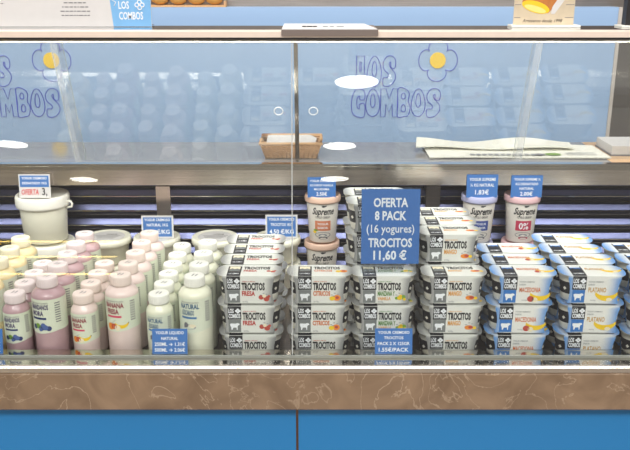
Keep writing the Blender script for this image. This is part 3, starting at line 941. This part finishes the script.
def make_cup(lidrgb, block, blockname):
    root = empty('yogurt_cup', (0, 0, 0))
    body = mat('cup_body', (236, 230, 222), 0.35, var=0.02)
    m = MB(); m.lathe([(0, 0.001), (0.0310, 0.001), (0.0325, 0.003), (0.0400, 0.112), (0.0400, 0.118), (0, 0.118)], body, 36); m.build('body', root)
    lm = mat('lid_' + blockname, lidrgb, 0.4)
    m = MB(); m.lathe([(0.0405, 0.1075), (0.0438, 0.108), (0.0445, 0.112), (0.0442, 0.121), (0.0428, 0.1245), (0.0410, 0.1255), (0.0395, 0.1225), (0, 0.1225)], lm, 36)
    m.text('SUPREME', 0, -0.030, 0.004, block, top(0.1229), 0.030)
    m.build('lid', root)
    fn = wrapc(0.0325, 0.003, 0.0400, 0.112)
    f2 = wrapc(0.0325, 0.003, 0.0400, 0.112, 0.0007)
    m = MB()
    m.text('Supreme', 0, 0.0790, 0.0180, BLACKINK, fn, 0.056, shear=0.25, bold=0.03)
    m.flat(ell(0.002, 0.1010, 0.0050, 0.0024, 10), BLACKINK, fn)
    m.flat(ell(0.0075, 0.1022, 0.0018, 0.0018, 8), BLACKINK, fn)
    m.text('1/2 KILO GRIEGO', 0, 0.0690, 0.0058, BLACKINK, fn, 0.036)
    m.build('lettering', root)
    m = MB()
    for i in range(8):
        xa, xb = -0.020 + 0.040 * i / 8, -0.020 + 0.040 * (i + 1) / 8
        m.flat([(xa, 0.0350), (xb, 0.0350), (xb, 0.0620), (xa, 0.0620)], block, fn)
    if blockname == 'rose':
        m.text('0%', 0, 0.0395, 0.0175, CARDW, f2, 0.024)
    else:
        m.text('YOGUR', 0, 0.0510, 0.0055, CARDW, f2, 0.028); m.text('SABOR', 0, 0.0405, 0.0055, CARDW, f2, 0.026)
    m.build('flavour_panel', root)
    m = MB()
    pts = [fn(0.019 * math.cos(2 * PI * i / 24), 0.0235 + 0.0070 * math.sin(2 * PI * i / 24)) for i in range(24)]
    m.tube(pts, 0.0006, GREYINK, 4, True)
    m.flat(ell(0, 0.0225, 0.011, 0.0042, 12), TEXTG, fn)
    m.flat(ell(0.001, 0.0150, 0.012, 0.0040, 12), block if blockname == 'rose' else GREYINK, fn)
    if blockname == 'peach':
        m.flat(ell(-0.018, 0.036, 0.006, 0.003, 8), GRF, f2); m.flat(ell(-0.021, 0.031, 0.005, 0.004, 8), YEF, f2)
    m.build('bowl_picture', root)
    return root
for rgb, block, nm, x, dx, word in (((228, 192, 172), mat('panel_terracotta', (204, 124, 88), 0.5), 'peach', 0.018, 0.002, 'peach lidded'),
                                  ((186, 186, 220), mat('panel_navy', (58, 78, 150), 0.5), 'lilac', 0.421, 0.004, 'lilac lidded'),
                                  ((226, 186, 190), mat('panel_crimson', (190, 62, 88), 0.5), 'rose', 0.537, -0.001, 'pink lidded')):
    c = make_cup(rgb, block, nm)
    c.scale = (1.05, 1.05, 1)
    c.location = (x, 2.060, FZ + 0.0005)
    tag(c, '%s half kilo yogurt cup, lower of its stack of two' % word, 'yogurt cup', 'half kilo yogurt cups')
    c2 = copy_tree(c); c2.location = (x + dx, 2.058, FZ + 0.1265)
    tag(c2, '%s half kilo yogurt cup with a price card on top' % word, 'yogurt cup', 'half kilo yogurt cups')

# ------------------------------------------------------------------ price cards
def card(loc, w, h, lines, label, lean=8.0, frame=0.0, turn=0.0, half=False, extra=None):
    root = tag(empty('price_card', loc, turn), label, 'price card', 'blue price cards')
    M = Matrix.Rotation(math.radians(-lean), 4, 'X')
    m = MB(); m.box(-w / 2, w / 2, -0.0008, 0.0008, 0.0, h, PAPER if frame or half else CARD, M)
    pa = m.build('panel', root)
    m = MB(); m.box(-w * 0.18, w * 0.18, -0.004, 0.012, 0.0, 0.0012, ACRY)
    m.box(-w * 0.18, w * 0.18, 0.0012, 0.0022, 0.0012, 0.010, ACRY, M); m.build('stand', root)
    if frame or half:
        m = MB()
        z0 = h * 0.46 if half else frame
        m.flat([(-w / 2 + frame, z0), (w / 2 - frame, z0), (w / 2 - frame, h - frame), (-w / 2 + frame, h - frame)], CARD, front(-0.0011), M)
        m.build('blue_face', pa)
    m = MB()
    for s, cy, th, tw in lines:
        m.text(s, 0, cy * h, th * h, CARDW, front(-0.0015), tw * w, M=M, bold=0.02)
    if extra:
        extra(m, M)
    m.build('lettering', pa)
    return root
def hand(m, M):
    m.text('OFERTA', -0.0125, 0.0085, 0.0135, REDINK, front(-0.0014), 0.044, shear=0.1, M=M)
    m.text('3,', 0.0245, 0.0075, 0.0180, BLACKINK, front(-0.0014), 0.013, M=M)
ZB, ZT, ZC = FZ + 0.127 + 0.1255, FZ + 0.0690 + 0.0662, FZ + 0.1265 + 0.1232
card((-0.707, 2.012, ZB), 0.079, 0.060, [('YOGUR CREMOSO', 0.79, 0.10, 0.80), ('DESNATADO 1KG', 0.58, 0.10, 0.78)], 'price card with handwritten red offer, on the tall white bucket', 6, 0.003, 0.0, True, hand)
card((-0.409, 2.040, ZT + 0.0005), 0.083, 0.060, [('YOGUR CREMOSO', 0.76, 0.11, 0.80), ('NATURAL 1KG', 0.53, 0.12, 0.66), ('3,60 \u20ac/KG', 0.20, 0.18, 0.76)], 'white framed price card on the cream tub behind peach bottles', 6, 0.0045)
card((-0.087, 2.040, ZT + 0.0005), 0.083, 0.062, [('YOGUR CREMOSO', 0.76, 0.11, 0.80), ('TROCITOS 1KG', 0.53, 0.12, 0.68), ('4,50 \u20ac/KG', 0.20, 0.18, 0.76)], 'white framed price card on the cream tub behind strawberry packs', 6, 0.0045)
card((0.017, 2.026, ZC), 0.0715, 0.052, [('YOGUR SUPREME \u00bd', 0.78, 0.11, 0.84), ('KG SABOR VAINILLA', 0.57, 0.10, 0.82), ('MACADAMIA', 0.37, 0.10, 0.54), ('2.50\u20ac', 0.10, 0.17, 0.38)], 'small blue price card on the peach lidded cup', 1)
card((0.424, 2.026, ZC), 0.0790, 0.059, [('YOGUR SUPREME', 0.74, 0.13, 0.84), ('\u00bd KG NATURAL', 0.49, 0.13, 0.76), ('1.83\u20ac', 0.14, 0.20, 0.44)], 'small blue price card on the lilac lidded cup', 1)
card((0.537, 2.026, ZC), 0.0790, 0.057, [('YOGUR SUPREME \u00bd', 0.78, 0.11, 0.84), ('KG DESNATADO', 0.57, 0.11, 0.72), ('NATURAL', 0.36, 0.11, 0.46), ('2.00\u20ac', 0.09, 0.17, 0.40)], 'small blue price card on the pink lidded cup', 1)
LY = 1.5445
card((-0.299, LY, LZ + 0.0008), 0.0725, 0.052, [('YOGUR LIQUIDO', 0.79, 0.12, 0.80), ('NATURAL', 0.56, 0.12, 0.48), ('250ML \u2192 1.31\u20ac', 0.32, 0.14, 0.86), ('500ML \u2192 2.06\u20ac', 0.09, 0.14, 0.86)], 'blue price card before the small white bottles', 12.8)
card((0.162, LY, LZ + 0.0008), 0.0770, 0.053, [('YOGUR CREMOSO', 0.79, 0.11, 0.84), ('TROCITOS', 0.58, 0.11, 0.52), ('PACK 2 X 125GR', 0.35, 0.12, 0.86), ('1.55\u20ac/PACK', 0.09, 0.15, 0.80)], 'blue price card before the packs with green lettering', 12.8)
card((-0.6795, LY, LZ + 0.0008), 0.0725, 0.052, [('YOGUR LIQUIDO', 0.79, 0.12, 0.80), ('250ML \u2192 1.31\u20ac', 0.32, 0.14, 0.86), ('500ML \u2192 2.06\u20ac', 0.09, 0.14, 0.86)], 'blue price card cut by the left edge of the photo', 12.8)

# big offer sign in its acrylic holder, on the front stack with green lettering
sg = tag(empty('offer_sign', (0.158, 1.640, FZ + 0.0005 + 3 * 0.0672 - 0.0672 + 0.0640)), 'large blue offer sign in white letters standing on a yogurt stack', 'sign')
M = Matrix.Rotation(math.radians(-5), 4, 'X')
m = MB(); m.box(-0.061, 0.061, -0.0006, 0.0006, 0.012, 0.172, CARD, M); pa = m.build('panel', sg)
m = MB()
for s, z, th, tw in (('OFERTA', 0.1350, 0.0185, 0.072), ('8 PACK', 0.1070, 0.0185, 0.066), ('(16 yogures)', 0.0800, 0.0170, 0.100), ('TROCITOS', 0.0490, 0.0185, 0.092), ('11,60 \u20ac', 0.0215, 0.0190, 0.070)):
    m.text(s, 0, z, th, CARDW, front(-0.0012), tw, M=M, bold=0.01 if 'y' in s else 0.03)
m.build('lettering', pa)
m = MB(); m.box(-0.0625, 0.0625, -0.0032, -0.0018, 0.0012, 0.1745, ACRY, M); m.box(-0.0625, 0.0625, 0.0010, 0.0024, 0.0012, 0.1745, ACRY, M)
m.box(-0.0625, 0.0625, -0.026, 0.026, 0.0, 0.0014, ACRY); m.build('acrylic_holder', sg)

# ------------------------------------------------------------------ things on the top of the case
TZ = 1.5295
ms = tag(empty('menu_sign', (-0.590, 1.775, TZ)), 'white information sign with light blue logo end standing on the case top', 'sign')
SKY = mat('sign_blue', (122, 178, 226), 0.5)
m = MB(); m.box(-0.260, 0.248, 0, 0.004, 0, 0.215, PAPER); pa = m.build('panel', ms)
m = MB(); m.flat([(0.168, 0.0005), (0.248, 0.0005), (0.248, 0.2145), (0.150, 0.2145)], SKY, front(-0.0004)); m.build('blue_end', pa)
m = MB()
m.text('LOS', 0.192, 0.0365, 0.0150, CARDW, front(-0.0008), 0.022); m.text('COMBOS', 0.2060, 0.0150, 0.0150, CARDW, front(-0.0008), 0.050)
for a in range(4):
    cx, cz = 0.225 + 0.0055 * math.cos(a * PI / 2), 0.044 + 0.0055 * math.sin(a * PI / 2)
    m.tube([(cx + 0.0042 * math.cos(t * PI / 5), -0.001, cz + 0.0042 * math.sin(t * PI / 5)) for t in range(10)], 0.0012, CARDW, 5, True)
m.tube([(0.172, -0.001, 0.062), (0.169, -0.001, 0.054), (0.176, -0.001, 0.050), (0.172, -0.001, 0.042)], 0.0010, CARDW, 5)
m.build('logo_lettering', pa); m = MB()
rnd = random.Random(3)
def lines(x0, x1, zs, centre):
    for z in zs:
        a, c = x0, x1 - rnd.uniform(0, 0.04)
        if centre:
            k = rnd.uniform(0, 0.02); a, c = x0 + k, x1 - k
        x = a
        while x < c:
            w = rnd.uniform(0.003, 0.010)
            m.flat([(x, z), (min(c, x + w), z), (min(c, x + w), z + 0.0020), (x, z + 0.0020)], GREYINK, front(-0.0006))
            x += w + 0.002
lines(0.050, 0.132, [0.022 + 0.0085 * i for i in range(20)], True)
m.build('lettering', pa); m = MB()
lines(-0.200, -0.050, [0.046 + 0.0200 * i for i in range(8)], False)
m.build('lettering', pa)
m = MB(); m.box(-0.260, 0.248, 0.0045, 0.030, 0, 0.003, ACRY); m.build('foot', ms)

fs_ = tag(empty('food_sign', (0.478, 1.775, TZ)), 'small upright sign picturing a stuffed loaf, on the case top', 'sign')
m = MB(); m.box(-0.063, 0.063, 0, 0.003, 0.004, 0.150, mat('sign_linen', (206, 190, 164), 0.6, var=0.15, scale=40)); pa = m.build('panel', fs_)
m = MB()
def rot(P, cx, cz, a):
    c, s_ = math.cos(a), math.sin(a)
    return [(cx + x * c - z * s_, cz + x * s_ + z * c) for x, z in P]
m.flat([(-0.022, 0.135), (-0.0475, 0.050), (-0.044, 0.044), (0.008, 0.027), (0.014, 0.034), (0.048, 0.086), (0.040, 0.146)], mat('crust', (190, 118, 58), 0.5, var=0.25, scale=90), front(-0.0004))
m.flat(rot(ell(0, 0, 0.0300, 0.0115, 20), -0.0185, 0.0400, -0.27), YEF, front(-0.0007))
m.flat(rot(ell(0, 0, 0.0240, 0.0060, 16), -0.0195, 0.0365, -0.27), mat('filling', (240, 220, 130), 0.5), front(-0.0009))
m.flat([(0.014, 0.026), (0.022, 0.026), (0.066, 0.092), (0.062, 0.120), (0.046, 0.088), (0.016, 0.040)], PAPER, front(-0.0008))
for z in (0.018, 0.044, 0.070):
    m.flat([(-0.062, z), (-0.049, z), (-0.049, z + 0.0012), (-0.062, z + 0.0012)], GREYINK, front(-0.0003)); m.flat([(0.044, z), (0.062, z), (0.062, z + 0.0012), (0.044, z + 0.0012)], GREYINK, front(-0.0003))
m.build('loaf_picture', pa)
m = MB(); m.text('Artesanos desde 1998', -0.003, 0.0090, 0.0068, BLACKINK, front(-0.0006), 0.082, shear=0.25, bold=0.0); m.build('lettering', pa)
m = MB(); m.box(-0.069, 0.074, -0.016, 0.024, 0, 0.0038, WHITE); m.build('base', fs_)

bh = tag(empty('menu_holder', (0.684, 1.775, TZ)), 'black upright holder on the case top at the right edge', 'holder')
m = MB(); m.box(-0.034, 0.060, 0, 0.022, 0.003, 0.190, mat('black_plastic', (36, 33, 34), 0.4)); m.build('panel', bh)
m = MB(); m.box(-0.046, 0.075, -0.014, 0.030, 0, 0.0028, WHITE); m.build('base', bh)

pl = tag(empty('paper_tray', (-0.004, ry, TZ + 0.0005)), 'white paper sheets in a grey tray clipped over the top rail', 'tray')
GT = mat('tray_grey', (120, 108, 102), 0.4)
m = MB(); m.box(-0.062, 0.128, -0.0190, 0.120, 0, 0.0014, GT); m.box(-0.062, 0.128, -0.0205, -0.0172, -0.0100, 0.0014, GT); m.build('tray', pl)
m = MB(); m.add([(-0.061, -0.018, 0.0016), (0.126, -0.018, 0.0016), (0.108, 0.118, 0.0016), (-0.061, 0.118, 0.0016), (-0.061, -0.018, 0.0036), (0.126, -0.018, 0.0036), (0.108, 0.118, 0.0046), (-0.061, 0.118, 0.0046)],
      [(3, 2, 1, 0), (4, 5, 6, 7), (0, 1, 5, 4), (1, 2, 6, 5), (2, 3, 7, 6), (3, 0, 4, 7)], PAPER)
for i, (x, w) in enumerate(((-0.022, 0.008), (-0.013, 0.012), (0.000, 0.008), (0.020, 0.010), (0.034, 0.008), (0.048, 0.014))):
    mm = BLACKINK if i < 3 else TEXTG
    m.add([(x, 0.020, 0.0046), (x + w, 0.020, 0.0046), (x + w, 0.045, 0.0049), (x, 0.045, 0.0049)], [(0, 1, 2, 3)], mm)
m.build('paper_sheets', pl)

# ------------------------------------------------------------------ things on the service counter
CZ = 1.1685
bs = tag(empty('wicker_basket', (-0.063, 2.168, CZ)), 'small tan wicker basket lined with white paper on the rear counter', 'basket')
def ring(m, w, d, z, r, mt):
    pts = [(-w, -d, z), (-w * .5, -d, z), (0, -d, z), (w * .5, -d, z), (w, -d, z), (w, 0, z), (w, d, z), (w * .5, d, z), (0, d, z), (-w * .5, d, z), (-w, d, z), (-w, 0, z)]
    m.tube(pts, r, mt, 6, True)
m = MB()
m.box(-0.066, 0.066, -0.046, 0.046, 0.0, 0.004, WICKER)
for i in range(7):
    z = 0.004 + i * 0.0058
    f = i / 6
    ring(m, 0.066 + 0.012 * f, 0.046 + 0.012 * f, z, 0.0030, WICKER)
m.build('body', bs)
m = MB()
for i in range(13):
    x = -0.066 + 0.132 * i / 12
    for sy in (-1, 1):
        m.tube([(x, sy * 0.0485, 0.001), (x * 1.18, sy * 0.0615, 0.040)], 0.0016, WICKER, 5)
m.build('weave_stakes', bs)
m = MB(); ring(m, 0.080, 0.060, 0.0415, 0.0042, WICKER); m.build('rim', bs)
m = MB(); m.add([(-0.066, -0.046, 0.030), (0.060, -0.046, 0.030), (0.068, 0.046, 0.036), (-0.066, 0.048, 0.040), (0.0, 0.0, 0.026), (0.05, 0.056, 0.043), (-0.064, 0.052, 0.043)], [(0, 1, 4), (1, 2, 4), (2, 3, 4), (3, 0, 4), (2, 5, 6, 3)], PAPER); m.build('paper_liner', bs)

bt = tag(empty('bread_tray', (-0.455, 3.031, 1.5135)), 'brown tray of golden bread above the blue wall, beside the white sign', 'tray')
m = MB(); m.box(-0.135, 0.135, -0.028, 0.028, 0, 0.006, WICKER); m.box(-0.140, -0.134, -0.029, 0.029, 0, 0.020, WICKER); m.box(0.134, 0.140, -0.029, 0.029, 0, 0.020, WICKER); m.build('tray', bt)
for i, x in enumerate((-0.095, -0.030, 0.035, 0.098)):
    m = MB(); m.lathe([(0, -0.030), (0.012, -0.027), (0.021, -0.012), (0.023, 0.0), (0.021, 0.012), (0.012, 0.027), (0, 0.030)], mat('golden_crust', (204, 158, 88), 0.55, var=0.25, scale=60), 16, Matrix.Translation((x, 0.0, 0.0292)) @ Matrix.Rotation(PI / 2, 4, 'Y'))
    tag(m.build('bread_roll', None, (-0.455, 3.031, 1.5135)), 'golden bread roll in the tray above the blue wall, %s from the left' % ('first', 'second', 'third', 'fourth')[i], 'bread roll', 'bread rolls above the wall')

npp = tag(empty('newspaper', (0.535, 2.188, CZ)), 'folded open white newspaper with green emblem on the rear counter', 'newspaper')
m = MB()
def sheet(m, x0, x1, y0, y1, z, th, ripple, sk):
    n = 16; vs = []; fs = []
    for i in range(n + 1):
        t = i / n
        x = x0 + (x1 - x0) * t
        for j in (0, 1):
            y = (y0, y1)[j]
            dz = ripple * (0.5 + 0.5 * math.sin(9 * t + j * 1.3 + sk)) * (1 if j else 0.5)
            vs += [(x + (sk * 0.03 * j), y + 0.004 * math.sin(5 * t + sk), z + dz), (x + (sk * 0.03 * j), y + 0.004 * math.sin(5 * t + sk), z + dz + th)]
    for i in range(n):
        a = 4 * i; c = 4 * i + 4
        fs += [(a + 1, c + 1, c + 3, a + 3), (a, a + 2, c + 2, c), (a, c, c + 1, a + 1), (a + 2, a + 3, c + 3, c + 2)]
    fs += [(0, 1, 3, 2), (4 * n, 4 * n + 2, 4 * n + 3, 4 * n + 1)]
    m.add(vs, fs, NEWS)
sheet(m, -0.235, 0.240, -0.072, 0.085, 0.0005, 0.003, 0.004, 0.0)
m.build('lower_sheets', npp)
m = MB(); sheet(m, -0.262, 0.165, 0.005, 0.092, 0.0080, 0.003, 0.014, 0.4); m.build('upper_sheets', npp)
m = MB()
T = top(0.0078)
for i in range(11):
    x = -0.125 + 0.016 * i
    m.flat([(x, -0.058), (x + 0.0125, -0.058), (x + 0.0125, -0.043), (x, -0.043)], TEXTG, T)
m.flat(ell(0.095, -0.048, 0.022, 0.013, 16), GRF, T); m.flat(ell(0.060, -0.050, 0.014, 0.010, 12), GREYINK, T)
for i in range(3):
    m.flat([(0.13, -0.056 + 0.012 * i), (0.21, -0.056 + 0.012 * i), (0.21, -0.052 + 0.012 * i), (0.13, -0.052 + 0.012 * i)], TEXTG, T)
m.v = m.v; m.build('print', npp)

bkx = tag(empty('paper_pad', (0.885, 2.205, CZ)), 'thick white paper pad on the wooden counter at right edge', 'paper pad')
m = MB(); m.box(-0.098, 0.12, -0.055, 0.075, 0.0, 0.0035, GREYINK); m.build('cover', bkx)
m = MB(); m.box(-0.095, 0.12, -0.052, 0.075, 0.0037, 0.026, PAPER); m.build('pages', bkx)

# ------------------------------------------------------------------ hall lamps behind the viewer, mirrored in the front glass
LAMPE = emit('lamp_diffuser', (255, 252, 244), 14.0)
def lamp(x, y, z, label):
    root = tag(empty('pendant_lamp', (x, y, z)), label, 'lamp', 'round pendant lamps of the hall')
    m = MB(); m.lathe([(0.168, 0.0), (0.176, 0.0), (0.178, 0.02), (0.150, 0.10), (0.06, 0.15), (0.03, 0.17), (0, 0.17)], mat('lamp_shade', (222, 220, 214), 0.4), 36); m.build('lamp_shade', root)
    m = MB(); m.lathe([(0, 0.001), (0.167, 0.001), (0.167, 0.006), (0, 0.006)], LAMPE, 36, None, False); m.build('diffuser', root)
    m = MB(); m.tube([(0, 0, 0.168), (0, 0, 3.30 - z)], 0.010, mat('rod_grey', (170, 168, 164), 0.4), 8); m.build('rod', root)
    return root
LAMPS = [(0.32, -2.86, 2.90, 'lamp nearest the case, its reflection over the logo'), (0.25, -4.92, 2.90, 'lamp of the middle row, mirrored beside the wicker basket'), (0.24, -6.60, 2.90, 'lamp farthest off, mirrored above the peach lidded cup'),
         (-3.06, -4.85, 2.90, 'lamp mirrored at the left edge above the steel band'), (-2.82, -6.65, 2.90, 'lamp mirrored in the steel band right of the tall bucket')]
for x, y, z, lb in LAMPS:
    lamp(x, y, z, 'round white ' + lb)

# lit shelf edges of the stall across the aisle, seen as thin warm lines in the left of the glass
so = tag(empty('opposite_stall', (-3.3, -5.3, 0)), 'stall across the aisle whose shelf edges mirror as warm lines', 'stall')
m = MB(); m.box(-1.4, 1.3, -0.35, -0.30, 0, 2.1, mat('stall_back', (120, 112, 104), 0.6)); m.box(-1.4, -1.35, -0.3, 0.0, 0, 2.1, STEEL_DK); m.box(1.25, 1.3, -0.3, 0.0, 0, 2.1, STEEL_DK); m.build('frame', so)
WARM = emit('warm_strip', (255, 222, 120), 14.0)
for z in (1.98, 1.82, 1.64):
    m = MB(); m.box(-1.34, 1.24, -0.295, 0.0, z - 0.03, z - 0.014, WHITE); sh = m.build('shelf', so)
    m = MB(); m.box(-1.34, 1.24, 0.0005, 0.012, z - 0.012, z, WARM); m.build('strip_light', sh)
